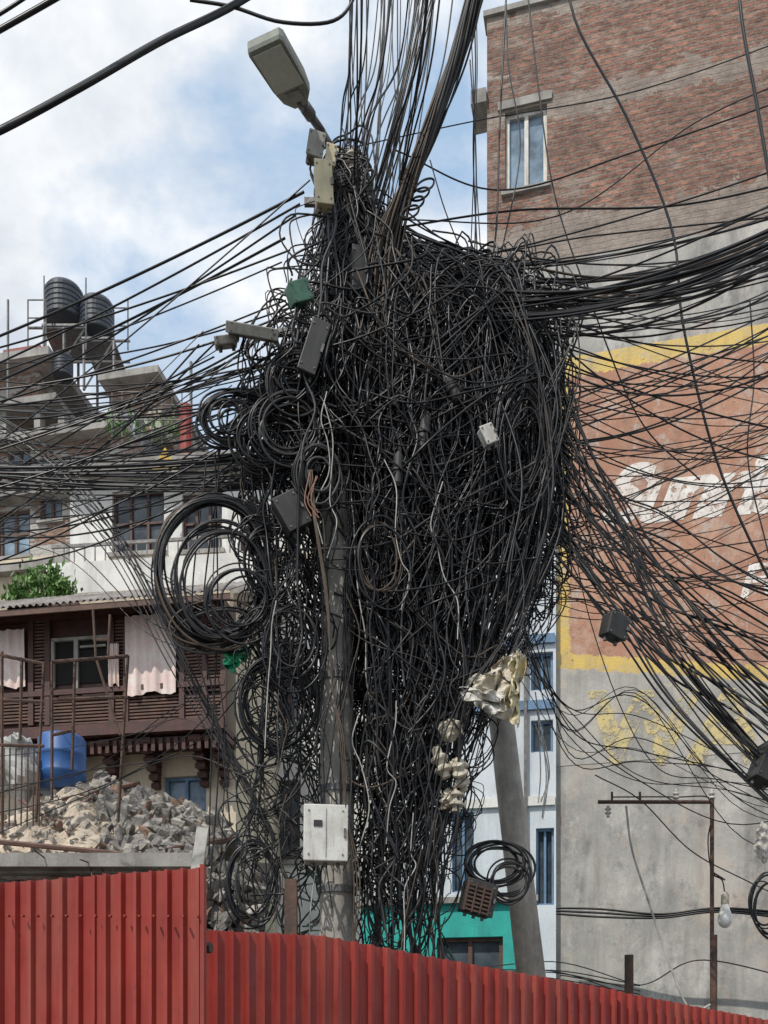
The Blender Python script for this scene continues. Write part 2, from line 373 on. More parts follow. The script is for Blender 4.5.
def worn(name,c,th,c2=None,sc=6):
    m,nt,b=newmat(name); b.inputs['Roughness'].default_value=0.8
    nt.links.new(mixc(nt,ramp(nt,noise(nt,3,6,.7,loc=(1,1,1)),.4,.65),c,c2 or c),b.inputs['Base Color'])
    nt.links.new(ramp(nt,noise(nt,sc,7,0.85),th,th+0.06,(1,1,1),(0,0,0)),b.inputs['Alpha']); return m
def text(txt,u,v,hpx,mat,parentH,name,shear=0.25,off=0.03,rot=0.0,y=-.034,space=1.0):
    cu=bpy.data.curves.new(name,'FONT'); cu.body=txt; cu.size=1; cu.offset=off; cu.shear=shear; cu.space_character=space; cu.fill_mode='FRONT'
    to=bpy.data.objects.new('tmp',cu); scene.collection.objects.link(to); bpy.context.view_layer.update()
    me=bpy.data.meshes.new_from_object(to.evaluated_get(bpy.context.evaluated_depsgraph_get())); bpy.data.objects.remove(to)
    sc=parentH.z(u,v)-parentH.z(u,v+hpx); sx=sc/0.7
    s0=parentH.s_(u); z0=parentH.z(u,v+hpx)
    for p in me.vertices:
        a,bb=p.co.x*sx,p.co.y*sx
        p.co=(s0+a*math.cos(rot)-bb*math.sin(rot),y,z0+a*math.sin(rot)+bb*math.cos(rot))
    me.materials.clear(); me.materials.append(mat)
    return link(bpy.data.objects.new(name,me),parentH.e)
mw=worn('worn_white_letters',(0.80,0.77,0.72),0.53,(0.60,0.52,0.46)); my=worn('worn_yellow_letters',(0.62,0.50,0.22),0.48,(.5,.43,.28),4)
text('Sunrise',600,470,54,mw,H,'painted_letters',0.35,0.045,-0.05,space=0.9)
text('Food',738,566,32,mw,H,'painted_letters_small',0.2,0.03,-0.06)
text('WATER',588,694,66,my,H,'painted_letters_faded',0.0,0.045,-0.08,y=-.036)
c=Cables()
for k in range(3):
    c.add([W(556,908+k*3,16.9),W(600,909+k*4,16.7),W(660,914+k*2,16.4),W(720,908+k*2,16.1),W(800,914+k*3,15.8)],0.02,0)
c.add([W(560,975,16.9),W(640,985,16.5),W(700,960,16.2),W(800,980,15.9)],0.012,0)
c.make('wall_cables')

# ============================================================ pale blue building + teal shop
H=House('pale_blue_building',392,18.0,556,17.52,345,1.5,M['paleblue'])
for w in((531,652,553,690),(531,720,553,752),(500,560,522,610),(536,828,554,905),(452,812,474,892),(470,660,500,700),(495,425,520,470),(410,600,440,660)):
    H.window(*w,M['blue'],M['glass'],2,1,fw=0.04,sill=False)
H.finish()
for vv in (512,640,705,800): H.box('string_course',392,vv,555,vv+9,-.06,-.003,M['white'] if vv in(512,800) else M['blue'])
H.box('downpipe',524,350,527,900,-.1,-.05,M['steel'])
H=House('teal_shop',362,15.0,537,14.6,904,1.2,M['teal'])
H.window(437,937,503,976,M['wood2'],M['glass'],2,1,fw=0.06,sill=False)
H.finish(); H.box('shop_ledge',360,898,538,904,-.08,.3,M['concrete'])

# ============================================================ white building
H=House('white_townhouse',70,19.0,400,18.3,470,4,M['white'],uref=200)
for w in((112,490,164,552),(182,492,222,550),(240,500,262,552),(120,640,160,720),(262,640,300,720),(262,780,300,860)):
    H.window(*w,M['wood'],M['glass'],3,2,fw=0.05)
H.finish()
H.box('parapet_band',66,582,284,612,-.9,-.5,M['white']); H.box('balcony_slab',66,612,290,620,-.9,-.003,M['concrete'])
H.box('cornice',66,462,400,474,-.35,-.003,M['concrete']); H.box('mid_band',70,556,400,566,-.12,-.003,M['cream'])
mb=MB()
for i in range(22):
    a=H.s_(70+i*10); mb.box(a-.01,a+.01,-.72,-.70,H.z(180,582)+.002,H.z(180,562))
a,b_=H.s_(68),H.s_(284); mb.box(a,b_,-.73,-.69,H.z(180,562),H.z(180,559)); mb.make('balcony_railing',[M['steel']],H.e)
rt=H.top
H.box('roof_shed',122,438,182,462,.6,2.4,M['tin'])
v=[(H.s_(118),.3,rt+.42),(H.s_(186),.3,rt+.42),(H.s_(186),2.6,rt+.75),(H.s_(118),2.6,rt+.75)]
v+=[(a,b2,c2+.04) for a,b2,c2 in v]; meshob('shed_roof',v,[(0,3,2,1),(4,5,6,7),(0,1,5,4),(1,2,6,5),(2,3,7,6),(3,0,4,7)],M['tin'],H.e)
mb=MB()
for i in range(9):
    uu=112+i*10; mb.cyl(W(uu,446,19.5),W(uu,392,19.5),.012,k=5)
for vv in (392,405,420): mb.cyl(W(112,vv,19.5),W(192,vv,19.5),.012,k=5)
mb.cyl(W(191,470,19.4),W(191,362,19.4),.03,k=8)
mb.make('roof_railing',[M['steel']])
mb=MB(); p=W(186,462,19.3)
mb.lathe([(0,0),(.12,0),(.12,.95),(.13,.96),(.13,1.05),(.06,1.12),(.0,1.14)],Matrix.Translation(p),14); mb.make('red_flue_pipe',[M['redpipe']],smooth=False)
mb=MB(); p=W(152,470,18.2); q=W(178,470,18.2); t=W(165,447,18.2)
mb.v+=[p,q,t]+[(a[0],a[1]+.05,a[2]) for a in(p,q,t)]; mb.f+=[(0,1,2),(5,4,3),(0,3,4,1),(1,4,5,2),(2,5,3,0)]; mb.m+=[0]*5
mb.box(p[0],W(178,0,18.17)[0],18.16,18.19,W(0,476,18.17)[2],W(0,471,18.17)[2],1)
mb.make('yellow_warning_sign',[M['yellow'],M['boxwhite']])

# ============================================================ rear-left brick house with tanks
H=House('brick_house',-60,25.0,128,24.0,440,6,M['brick2'])
for w in((-2,510,30,556),(40,470,62,520),(70,500,96,548),(-45,440,-15,480),(8,448,30,484)):
    H.window(*w,M['wood2'],M['glassb'],2,2,fw=0.07)
H.finish()
for vv in (439,494,568): H.box('floor_slab',-62,vv,130,vv+8,-.35,-.003,M['concrete'])
H.box('cream_panel',-10,560,60,640,-.08,-.004,M['cream'])
H.box('penthouse',58,400,124,438,.6,4,M['block'])
H.box('upper_block',86,352,140,400,1.2,4,M['brick2']); H.box('upper_roof',82,346,144,353,.8,4.2,M['concrete'])
H.box('left_block',-60,352,22,438,.8,3,M['brick2']); H.box('left_block_roof',-62,345,42,353,.3,3.2,M['concrete'])
H.box('red_panel',-10,388,32,404,.5,.78,M['redpipe']); H.box('red_upper',-20,318,18,345,1,2,M['redpipe'])
H.box('slab_mid',-40,405,60,411,-.2,1.6,M['concrete'])
for uu in(0,34,58): H.box('column',uu,411,uu+6,438,.0,.25,M['concrete'])
mb=MB(); Y=25.6
for uu in (44,64,84,114):
    for yy in (Y,Y+1.2):
        a=W(uu,440,Y); z1=W(uu,328 if uu<80 else 340,Y)[2]; mb.cyl((a[0],yy,W(0,390,Y)[2]),(a[0],yy,z1),.04,k=6)
for uu0,uu1,vv in((28,86,328),(80,130,341),(30,130,362)):
    for yy in(Y,Y+1.2): mb.cyl((W(uu0,0,Y)[0],yy,W(0,vv,Y)[2]),(W(uu1,0,Y)[0],yy,W(0,vv,Y)[2]),.035,k=6)
mb.box(W(42,0,Y)[0],W(84,0,Y)[0],Y-.05,Y+1.25,W(0,327,Y)[2],W(0,325,Y)[2])
mb.box(W(82,0,Y)[0],W(114,0,Y)[0],Y-.05,Y+1.25,W(0,340,Y)[2],W(0,338,Y)[2])
for uu in(28,46,86,128): mb.cyl(W(uu,350,Y-.2),W(uu,300 if uu!=86 else 278,Y-.2),.02,k=5)
for vv in(300,318): mb.cyl(W(28,vv,Y-.2),W(46,vv,Y-.2),.018,k=5); mb.cyl(W(112,vv+8,Y-.2),W(128,vv+8,Y-.2),.018,k=5)
mb.cyl(W(44,390,Y),W(84,330,Y),.025,k=5); mb.cyl(W(84,390,Y),W(114,340,Y),.025,k=5)
mb.make('tank_stand',[M['steel']])
def tank(u,v0,v1,wpx,Y,mat,name='water_tank'):
    r=wpx/2*Y/F; h=(v1-v0)*Y/F; p=W(u,v1,Y)
    pr=[(0,0),(r*.96,0)]; n=6; body=h*.76
    for i in range(n):
        z0=body*i/n; z1=body*(i+1)/n; dz=(z1-z0)
        pr+=[(r*.965,z0+dz*.05),(r,z0+dz*.2),(r,z0+dz*.8),(r*.965,z0+dz*.95)]
    pr+=[(r*.95,body),(r*.88,body+h*.06),(r*.70,body+h*.12),(r*.38,body+h*.16),(r*.36,body+h*.16),(r*.36,h*.99),(r*.30,h),(0,h)]
    mb=MB(); mb.lathe(pr,Matrix.Translation(p),28); mb.make(name,[mat],smooth=False)
tank(64,283,323,38,26.2,M['tank']); tank(97,297,336,34,26.2,M['tank']); tank(63,352,378,20,25.0,M['tank'])
mb=MB(); mb.cyl(W(8,400,23),W(8,300,23),.03,k=6); mb.cyl(W(44,330,25.3),W(44,276,25.3),.02,k=6); mb.make('antenna_mast',[M['steel']])
def leaves(name,boxes,size,ncl=16):
    v=[];f=[]
    for (x0,x1,y0,y1,z0,z1),k in boxes:
        cl=[(R(x0,x1),R(y0,y1),R(z0,z1)) for _ in range(ncl)]
        for _ in range(k):
            c=random.choice(cl); p=Vector((random.gauss(c[0],(x1-x0)*.07),random.gauss(c[1],.12),random.gauss(c[2],(z1-z0)*.14)))
            m_=Euler((R(0,6.3),R(0,6.3),R(0,6.3))).to_matrix(); s=size*R(.6,1.4); n_=len(v)
            for q in((-s,0,0),(0,-s*.4,s*.1),(s,0,0),(0,s*.4,s*.1)): v.append(tuple(p+m_@Vector(q)))
            f.append((n_,n_+1,n_+2,n_+3))
    return meshob(name,v,f,M['leaf'])
a=W(14,612,16.9);b_=W(80,574,16.9)
leaves('potted_plants',[((a[0],b_[0],16.7,17.3,a[2],b_[2]),2600)],.065)
a=W(110,430,20.5);b_=W(180,400,20.5)
leaves('rooftop_plants',[((a[0],b_[0],20.3,20.8,a[2]-.1,a[2]+.25),350)],.06)
a=W(12,626,16.9); lbox('planter_box',a[0],W(82,0,16.9)[0],16.7,17.3,a[2]-.1,W(0,606,16.9)[2],M['wood2'])

# ============================================================ wooden house
H=House('wooden_facade_house',-60,16.8,236,16.0,615,5,M['cream'],uref=120)
H.window(164,776,206,812,M['blue'],M['glassb'],2,1,sill=False,name='blue_window')
H.window(60,790,110,870,M['wood'],M['dark'],1,1,sill=False,name='doorway')
J=-.55; s1=H.s_(236)
mb=MB()
def bar(u0,v0,u1,v1,y0,y1,mi=0):
    a,b2,c2,d2=H.rect(u0,v0,u1,v1); mb.box(a,b2,y0,y1,c2,d2,mi)
bar(-60,744,236,750,J-.10,0-.003); bar(-60,738,236,743.6,J-.06,J); bar(-60,626,236,634,J-.06,-.003)
bar(-60,703,236,708,J-.05,J)
for p_ in [-30,-2,46,62,124,138,192,214,232]: bar(p_,634.2,p_+5,737.8,J-.04,J+.04)
bar(-59,634.3,235,737.7,J+.05,J+.10)
for (a0,a1) in((3,46),(67,124),(143,192)):
    for k in range(9):
        vv=709+k*3.2; bar(a0+.3,vv,a1-.3,vv+1.7,J-.02,J+.03,1)
for (a0,a1) in((197,214),(219,232),(129,138),(51,62)):
    for k in range(30):
        vv=636+k*3.3
        if vv<736 and not(702<vv<708): bar(a0+.3,vv,a1-.3,vv+1.8,J-.01,J+.03,1)
mb.make('timber_storey',[M['wood'],M['wood2']],H.e)
mb=MB(); bar(68,650,122,696,J+.03,J+.045,0); mb.make('open_window',[M['dark']],H.e)
mb=MB(); bar(90,655,94,702,J-.03,J+.02); bar(68,655,71,702,J-.03,J+.02); bar(68,652,123,655,J-.03,J+.02);bar(96,660,121,662,J-.03,J);mb.make('window_bars',[M['boxgrey']],H.e)
def curtain(u0,v0,u1,v1):
    a,b2,c2,d2=H.rect(u0,v0,u1,v1); v=[];f=[];n=60;K=8
    ph=[R(0,6) for _ in range(4)]
    for j in range(K+1):
        for i in range(n+1):
            t=i/n; zz=c2+(d2-c2)*j/K+ (0.03*math.sin(t*9+ph[3]) if j==0 else 0)
            v.append((a+(b2-a)*t,J-.07+.018*math.sin(t*33+ph[0]+j*.2)+.014*math.sin(t*17+ph[1]-j*.25),zz))
    for j in range(K):
        for i in range(n): k=j*(n+1)+i; f.append((k,k+1,k+n+2,k+n+1))
    meshob('curtain',v,f,M['curtain'],H.e,smooth=True)
curtain(141,632,190,708); curtain(0,647,44,702); curtain(124,660,135,700); curtain(-56,650,-34,702)
mb=MB()
for uu in(-40,0,40,80,118,158,206,226):
    a=H.s_(uu)
    for k in range(6):
        w_=.16-.012*k; dd=.55-.09*k; zz=H.z(120,750)-.01-k*.115
        mb.box(a-w_/2,a+w_/2,-dd,-.003,zz-.10,zz)
        mb.cyl((a-w_/2-.02,-dd+.02,zz-.05),(a+w_/2+.02,-dd+.02,zz-.05),.045,k=8)
bar(-60,752,236,757,J+.05,-.003)
for k in range(40):
    a=H.s_(-56+k*7.4); mb.box(a-.03,a+.03,J,J+.05,H.z(120,764),H.z(120,752))
mb.make('carved_corbels',[M['wood']],H.e)
H.finish()
def corr(name,p00,p10,p01,p11,pitch,amp,mat,parent=None,trap=False):
    p00,p10,p01,p11=[Vector(p) for p in(p00,p10,p01,p11)]
    Lx=(p10-p00).length; n=max(2,int(round(Lx/pitch))); nrm=(p10-p00).cross(p01-p00).normalized()
    v=[];f=[]; prof=[(0,0),(.56,0),(.66,1),(.86,1),(.96,0)] if trap else [(i/6,math.sin(i/6*2*math.pi)) for i in range(6)]
    for i in range(n):
        for t,h in prof: 
            s=(i+t)/n; off=nrm*amp*h
            jz=Vector((0,0,R(-.0025,.0025))) if trap else Vector((0,0,0))
            v.append(p00.lerp(p10,s)+off); v.append(p01.lerp(p11,s)+off+jz)
    v.append(p10); v.append(p11)
    k=len(v)//2
    for i in range(k-1): f.append((2*i,2*i+2,2*i+3,2*i+1))
    return meshob(name,v,f,mat,parent,smooth=not trap)
zz=H.z(120,634); zr=H.z(120,606)
corr('eave_roof',(-1.3,-1.15,zz),(s1+.25,-1.15,zz),(-1.3,.1,zr+.28),(s1+.25,.1,zr+.28),.11,.02,M['tin'],H.e)
lbox('fascia',-1.3,s1+.25,-1.12,-1.09,zz-.12,zz-.03,M['wood2'],H.e)
lbox('roof_parapet',-.2,s1-.2,.3,.5,H.top,H.top+.55,M['cream'],H.e)

# ============================================================ ruin slab + rubble
Z0=4.05
e=empty('ruined_house',(0,0,0))
lbox('slab',-6.5,W(238,0,11.3)[0],11.2,14.6,Z0-.13,Z0,M['concrete'],e,.01)
lbox('slab_lower',-6.5,W(120,0,11.3)[0],10.9,11.19,Z0-.42,Z0-.30,M['rust'],e)
lbox('front_wall',-6.4,W(232,0,11.3)[0],11.35,11.6,0,Z0-.133,M['brick2'],e)
lbox('side_wall',W(232,0,11.3)[0]-.3,W(232,0,11.3)[0],11.61,14.5,0,Z0-.133,M['brick2'],e)
lbox('broken_beam',-4.6,-2.1,11.0,11.18,Z0-.10,Z0+.05,M['concrete'],e)
mb=MB()
for k in range(14):
    x_=R(-5,-1.8); mb.cyl((x_,11.2,Z0-.06),(x_+R(-.2,.2),11.2-R(.1,.5),Z0-.06+R(-.3,.2)),.008,k=5)
mb.make('rebar_stubs',[M['rust']],e)
prof_u=[-60,0,30,60,100,150,190,215,240,262]; prof_v=[835,825,806,788,780,797,812,822,838,860]
def heap(x,y):
    u=384+x*F/12.6; pz=CZ+(HV-np.interp(u,prof_u,prof_v))*12.6/F-Z0
    t=max(0,min(1,(y-11.2)/1.5)); t2=1 if y<13.4 else max(0,1-(y-13.4)/1.3)
    return Z0+max(0,pz)*(t**.7)*t2
v=[];f=[];nx,ny=90,60
for j in range(ny+1):
    for i in range(nx+1):
        x_=-6.2+(4.3)*i/nx+.0; y_=11.2+3.4*j/ny
        v.append((x_,y_,heap(x_,y_)+(.05*math.sin(x_*9+y_*5)+.04*math.sin(x_*23-y_*17)+R(-.02,.02))*(1 if 0<j<ny else 0)-.03))
for j in range(ny):
    for i in range(nx): k=j*(nx+1)+i; f.append((k,k+1,k+nx+2,k+nx+1))
meshob('rubble_mound',v,f,M['dust'],e)
protos=[]
for k in range(26):
    b2=bmesh.new()
    for _ in range(random.randint(8,13)):
        d=Vector((random.gauss(0,1),random.gauss(0,1),random.gauss(0,1))).normalized(); d=Vector((max(-.75,min(.75,d.x)),max(-.6,min(.6,d.y)),max(-.45,min(.45,d.z))))*R(.85,1.0)
        b2.verts.new(d)
    r_=bmesh.ops.convex_hull(b2,input=b2.verts)
    for g in [g for g in r_['geom_interior'] if isinstance(g,bmesh.types.BMVert)]: b2.verts.remove(g)
    b2.verts.index_update()
    protos.append(([v_.co.copy() for v_ in b2.verts],[[v_.index for v_ in f_.verts] for f_ in b2.faces])); b2.free()
v=[];f=[]
def chunk(p,s):
    m_=Euler((R(0,6.3),R(0,6.3),R(0,6.3))).to_matrix(); n=len(v); a,b2,c2=s*R(.6,1.3),s*R(.5,1.1),s*R(.4,1.0)
    V_,F_=random.choice(protos)
    for q in V_: v.append(tuple(Vector(p)+m_@Vector((q.x*a,q.y*b2,q.z*c2))))
    f.extend([tuple(i+n for i in q) for q in F_])
for _ in range(5200):
    x_=R(-6.1,-1.9); y_=11.15+3.3*random.random()**1.3
    u=384+x_*F/y_
    small=u<100
    s=.025+.19*random.random()**3.0
    if small and random.random()<.5: continue
    if small: s*=.5
    chunk((x_,y_,heap(x_,y_)+s*.25),s)
for _ in range(1200):
    u=R(196,262); Y=R(10.6,11.4); vv=870+ (R(0,1)**.7)*120; chunk(W(u,vv,Y),.04+.2*random.random()**2)
meshob('rubble_chunks',v,f,M['rubble'],e)
mb=MB()
for (a,b2,r_) in((W(40,835,11.7),W(96,796,12.2),.05),(W(120,838,11.5),W(150,802,12),.03),(W(0,842,11.2),W(205,862,11.1),.03),(W(62,800,12.2),W(140,783,12.5),.03),(W(165,850,11.2),W(238,838,11.3),.035),(W(20,800,12),W(70,835,11.5),.025)): mb.cyl(a,b2,r_,k=6)
mb.make('fallen_timber',[M['wood2']],e)
mb=MB(); p=W(203,828,10.2); mb.box(-.06,.06,-.03,.03,-1.2,0,0,Matrix.Translation(p)@Euler((0,.14,0)).to_matrix().to_4x4()); mb.make('upright_plank',[M['boxwhite']])
mb=MB(); p=W(291,880,8.2); mb.box(-.05,.05,-.05,.05,-4,0,0,Matrix.Translation(p)); mb.make('rusty_post',[M['rust']])
mb=MB()
def rod(u0,v0,u1,v1,Y,r=.02): mb.cyl(W(u0,v0,Y),W(u1,v1,Y),r,k=6)
Y=11.35
for a in((2,652,2,834),(44,662,36,822),(0,655,44,664),(0,700,44,702),(0,745,44,746),(52,662,52,800),(52,662,128,656),(128,656,118,822),(52,700,128,697),(75,662,72,770),(22,658,20,740),(52,735,75,730)): rod(*a,Y)
for k in range(7): rod(4+k*6,748,3+k*6,826,Y,.01)
for a in((93,610,96,660),(110,615,108,655),(93,640,110,640),(95,655,120,735)): rod(*a,14.5,.02)
mb.make('rusty_gate_frame',[M['rust']])
mb=MB(); p=W(62,792,12.9); r_=.30; h=.66
mb.lathe([(0,0),(r_,0),(r_,.2),(r_*1.04,.22),(r_,.24),(r_,.44),(r_*1.04,.46),(r_,.48),(r_,h),(r_*.9,h+.04),(0,h+.05)],Matrix.Translation(p),24)
mb.make('blue_barrel',[M['bluetank']],smooth=True)
def blob(name,u,v_,Y,wp,hp,mat,d=.5,seed=0):
    vs=[];fs=[];n=16;mm=22
    cx,cy,cz=W(u,v_,Y); rx=wp/2*Y/F; rz=hp/2*Y/F
    for j in range(n+1):
        th=math.pi*j/n
        for i in range(mm):
            ph=2*math.pi*i/mm; dd=Vector((math.sin(th)*math.cos(ph),math.sin(th)*math.sin(ph),math.cos(th)))
            k=1+.35*mathutils.noise.noise(dd*2.2+Vector((seed,0,0)))+.22*mathutils.noise.noise(dd*6+Vector((seed,3,0)))
            vs.append((cx+dd.x*rx*k,cy+dd.y*d*k,cz+dd.z*rz*k))
    for j in range(n):
        for i in range(mm): i2=(i+1)%mm; fs.append((j*mm+i,j*mm+i2,(j+1)*mm+i2,(j+1)*mm+i))
    return meshob(name,vs,fs,mat)
blob('tarp_bundle',16,768,12.6,44,62,M['greycloth'],.3,2)

# ============================================================ corrugated hoarding
e=empty('corrugated_fence')
rails=MB()
def panel(name,a,b2,pitch):
    a=Vector(a);b2=Vector(b2)
    corr(name,(a[0],a[1],0),(b2[0],b2[1],0),a,b2,pitch,.026,M['red'],e,trap=True)
    n=(Vector((b2.x-a.x,b2.y-a.y,0))).normalized(); n=Vector((-n.y,n.x,0))*.07
    for dz in(.35,1.3): rails.cyl(a+n-Vector((0,0,dz)),b2+n-Vector((0,0,dz)),.025,k=6)
panel('panel_a',W(-130,890,4.98),W(-6,885,4.88),.085); panel('panel_b',W(-10,884,4.85),W(100,876,4.68),.085); panel('panel_c',W(96,875.5,4.67),W(204,868,4.5),.085)
panel('panel_d',W(203,930,5.3),W(326,936,5.55),.085)
A0=Vector(W(324,936,5.52)); B0=Vector(W(860,1040,9.6))
n=5
for i in range(n):
    a=A0.lerp(B0,i/n); b2=A0.lerp(B0,(i+1)/n+.004)
    for q in(a,b2):
        u=384+q.x*F/q.y; vv=936+(u-324)*(84/444); q.z=CZ+(HV-vv)*q.y/F+R(-.006,.006)
    off=Vector((.006,-.008,0))*(i%2); panel('panel_r%d'%i,a+off,b2+off,.115)
rails.make('fence_rails',[M['rust']],e)
mb=MB()
a=W(204,868,4.49); mb.box(a[0]-.012,a[0]+.006,a[1]-.035,a[1]+.03,0,a[2]+.01)
for k in range(14):
    u=8+k*14.6; p=W(u,905,4.8-(u/204)*.33-.03); mb.cyl((p[0],p[1]-.01,p[2]-.05),(p[0],p[1]+.02,p[2]-.05),.006,k=6)
mb.make('fence_flashing',[M['red']],e)

# ============================================================ utility pole
PY=9.0
px=W(337,0,PY)[0]
ee=empty('utility_pole',(0,0,0))
mb=MB(); mb.lathe([(.165,0),(.16,2),(.15,5),(.125,8),(.105,9.9),(.0,9.92)],Matrix.Translation((px,PY,0)),20)
mb.make('concrete_shaft',[M['pole']],ee,smooth=True)
mb=MB()
for zz_ in(9.6,9.2,8.6,8.0,7.2,5.2,4.2,3.3): mb.lathe([(.13+.005*(10-zz_),-.03),(.14+.005*(10-zz_),-.03),(.14+.005*(10-zz_),.03),(.13+.005*(10-zz_),.03)],Matrix.Translation((px,PY,zz_)),20)
for (dz,l) in((9.35,.7),(8.2,1.3),(7.0,1.6)):
    mb.box(px-l*.4,px+l*.5,PY-.19,PY-.15,dz-.03,dz+.03)
mb.make('bands_and_crossarms',[M['steel']],ee)
mb=MB()
def insul(p,s=1,tilt=(0,0,0)):
    pr=[(0,0),(.03,0),(.03,.03),(.055,.045),(.055,.06),(.032,.08),(.032,.10),(.055,.115),(.055,.13),(.03,.15),(.03,.19),(.015,.2),(0,.2)]
    mb.lathe([(a*s,b3*s) for a,b3 in pr],Matrix.Translation(p)@Euler(tilt).to_matrix().to_4x4(),14)
insul(W(352,170,8.8),1)
for dx in(0.3,.6): insul((px+dx,PY-.16,8.24),1); insul((px+dx,PY-.16,7.04),1)
mb.make('insulators',[M['creamp']],ee,smooth=False)
mb=MB(); mb.cyl(W(541,1060,10.0),W(492,640,9.7),.15,.115,k=14); mb.make('leaning_concrete_pole',[M['pole']],smooth=True)
mb=MB(); mb.cyl(W(376,1000,9.3),W(380,860,9.3),.035,k=8); mb.make('steel_conduit',[M['steel']])

# street lamp
e=empty('street_lamp')
mb=MB(); A=Vector(W(338,160,8.95)); B=Vector(W(322,132,8.75)); C=Vector(W(303,104,8.45)); T=Vector(W(264,40,7.85))
mb.cyl(A-Vector((0,0,.35)),A,.035,k=10); mb.cyl(A,B,.035,k=10); mb.cyl(B,C,.035,k=10); mb.cyl(C,C.lerp(T,.14),.05,k=12); mb.cyl(B.lerp(C,.6),B.lerp(C,.9),.05,k=12)
mb.make('arm',[M['steel']],e,smooth=True)
ax=(T-C).normalized(); up=Vector((0,0,1)); side=ax.cross(up).normalized(); upv=side.cross(ax).normalized()
LL=(T-C).length
def hp(a,s,h): return tuple(C+ax*a*LL+side*s+upv*h)
outline=[(.05,.06),(.18,.125),(.40,.15),(.97,.16),(1.02,.14)]
pts=[(a,s) for a,s in outline]+[(a,-s) for a,s in outline[::-1]]
v=[];n=len(pts)
for h,k in((-.045,.96),(-.02,1.0),(.03,1.0),(.055,.85)):
    for a,s in pts: v.append(hp(.5+(a-.5)*(1 if k==1 else k+.02),s*k,h))
f=[]
for r_ in range(3):
    for i in range(n): j=(i+1)%n; f.append((r_*n+i,r_*n+j,(r_+1)*n+j,(r_+1)*n+i))
f+= [tuple(range(n))[::-1],tuple(3*n+i for i in range(n))]
meshob('head',v,f,M['lamp'],e)
mb=MB()
bm_=Matrix((( *side,0),(*ax,0),(*upv,0),(0,0,0,1))).transposed(); bm_.translation=C
mb.box(-.125,.125,LL*.36,LL*.95,-.056,-.047,0,bm_)
mb.make('lens_panel',[M['led']],e)
mb=MB()
mb.box(-.128,.128,LL*.34,LL*.357,-.060,-.047,0,bm_); mb.box(-.06,.06,LL*.16,LL*.32,-.058,-.046,0,bm_)
for i in range(6): mb.box(-.09+i*.034,-.085+i*.034,LL*.15,LL*.5,.05,.085,0,bm_)
mb.make('gear_cover',[M['boxgrey']],e)
def jbox(name,u,v_,Y,wp,hp_,dep,mat,rot=(0,0,0),glands=2,mat2=None):
    w=wp*Y/F; h=hp_*Y/F; e=empty(name,W(u,v_,Y)); e.rotation_euler=rot
    lbox('body',-w/2,w/2,-dep/2,dep/2,-h/2,h/2,mat,e,.01)
    lbox('lid',-w/2-.008,w/2+.008,-dep/2-.02,-dep/2-.002,-h/2-.008,h/2+.008,mat2 or mat,e,.008)
    mb=MB()
    for sx in(-1,1):
        for sz in(-1,1): mb.cyl((sx*w*.4,-dep/2-.026,sz*h*.4),(sx*w*.4,-dep/2-.02,sz*h*.4),.008,k=8)
    mb.box(w*.42,w*.42+.02,-dep/2-.035,-dep/2-.021,-h*.08,h*.08)
    for k in range(glands):
        x_=-w*.3+w*.6*k/max(1,glands-1); mb.cyl((x_,0,-h/2-.035),(x_,0,-h/2),.016,k=8)
    mb.make('latch_and_glands',[M['steel']],e); return e
jbox('photocell_box',315,150,8.6,15,24,.1,M['boxgrey'],(0,.15,.2))
jbox('photocell_box',323,188,8.5,16,42,.10,M['creamb'],(0,-.05,.2),2)
jbox('photocell_box',330,160,8.55,9,20,.08,M['creamb'],(0,.1,.2),1)
eb=jbox('meter_box',325.5,836,8.35,42,54,.2,M['boxwhite'],(0,.01,.08),3)
lbox('meter_slot',-.10,-.03,-.128,-.121,.05,.10,M['boxdark'],eb); lbox('door_seam',.0,.004,-.126,-.121,-.2,.2,M['boxgrey'],eb)
jbox('junction_box',298,295,8.4,20,17,.12,M['boxgreen'],(0.2,-.45,.3))
jbox('fiber_box',253,333,8.4,50,8,.20,M['boxgrey'],(.5,.1,.1))
jbox('fiber_box',226,343,8.5,22,6,.2,M['boxgrey'],(.4,-.2,.1))
jbox('fiber_box',313,352,8.45,17,54,.12,M['boxdark'],(0,.3,.2))
jbox('fiber_box',291,515,8.4,24,34,.12,M['boxdark'],(0,-.55,.2))
jbox('fiber_box',357,275,8.6,13,44,.12,M['boxdark'],(0,.0,.3))
jbox('terminal_box',487,437,8.35,13,17,.07,M['boxwhite'],(0,-.5,.3))
jbox('cable_box',477,899,8.7,32,32,.12,M['boxdark'],(0,.22,.3),3)
jbox('flood_lamp_housing',613,628,8.2,22,22,.12,M['boxdark'],(.1,.18,.5))
jbox('speaker_box',766,765,8.6,22,40,.2,M['boxdark'],(0,.4,.2))
mb=MB()
mt=Matrix.Translation(W(477,899,8.62))@Euler((0,.22,.3)).to_matrix().to_4x4()
for k in range(7): mb.box(-.12,.12,-.03,-.015,-.12+k*.036,-.105+k*.036,0,mt)
for k in range(4): mb.box(-.12+k*.075,-.105+k*.075,-.034,-.031,-.13,.13,0,mt)
mb.make('box_grille',[M['rust']])
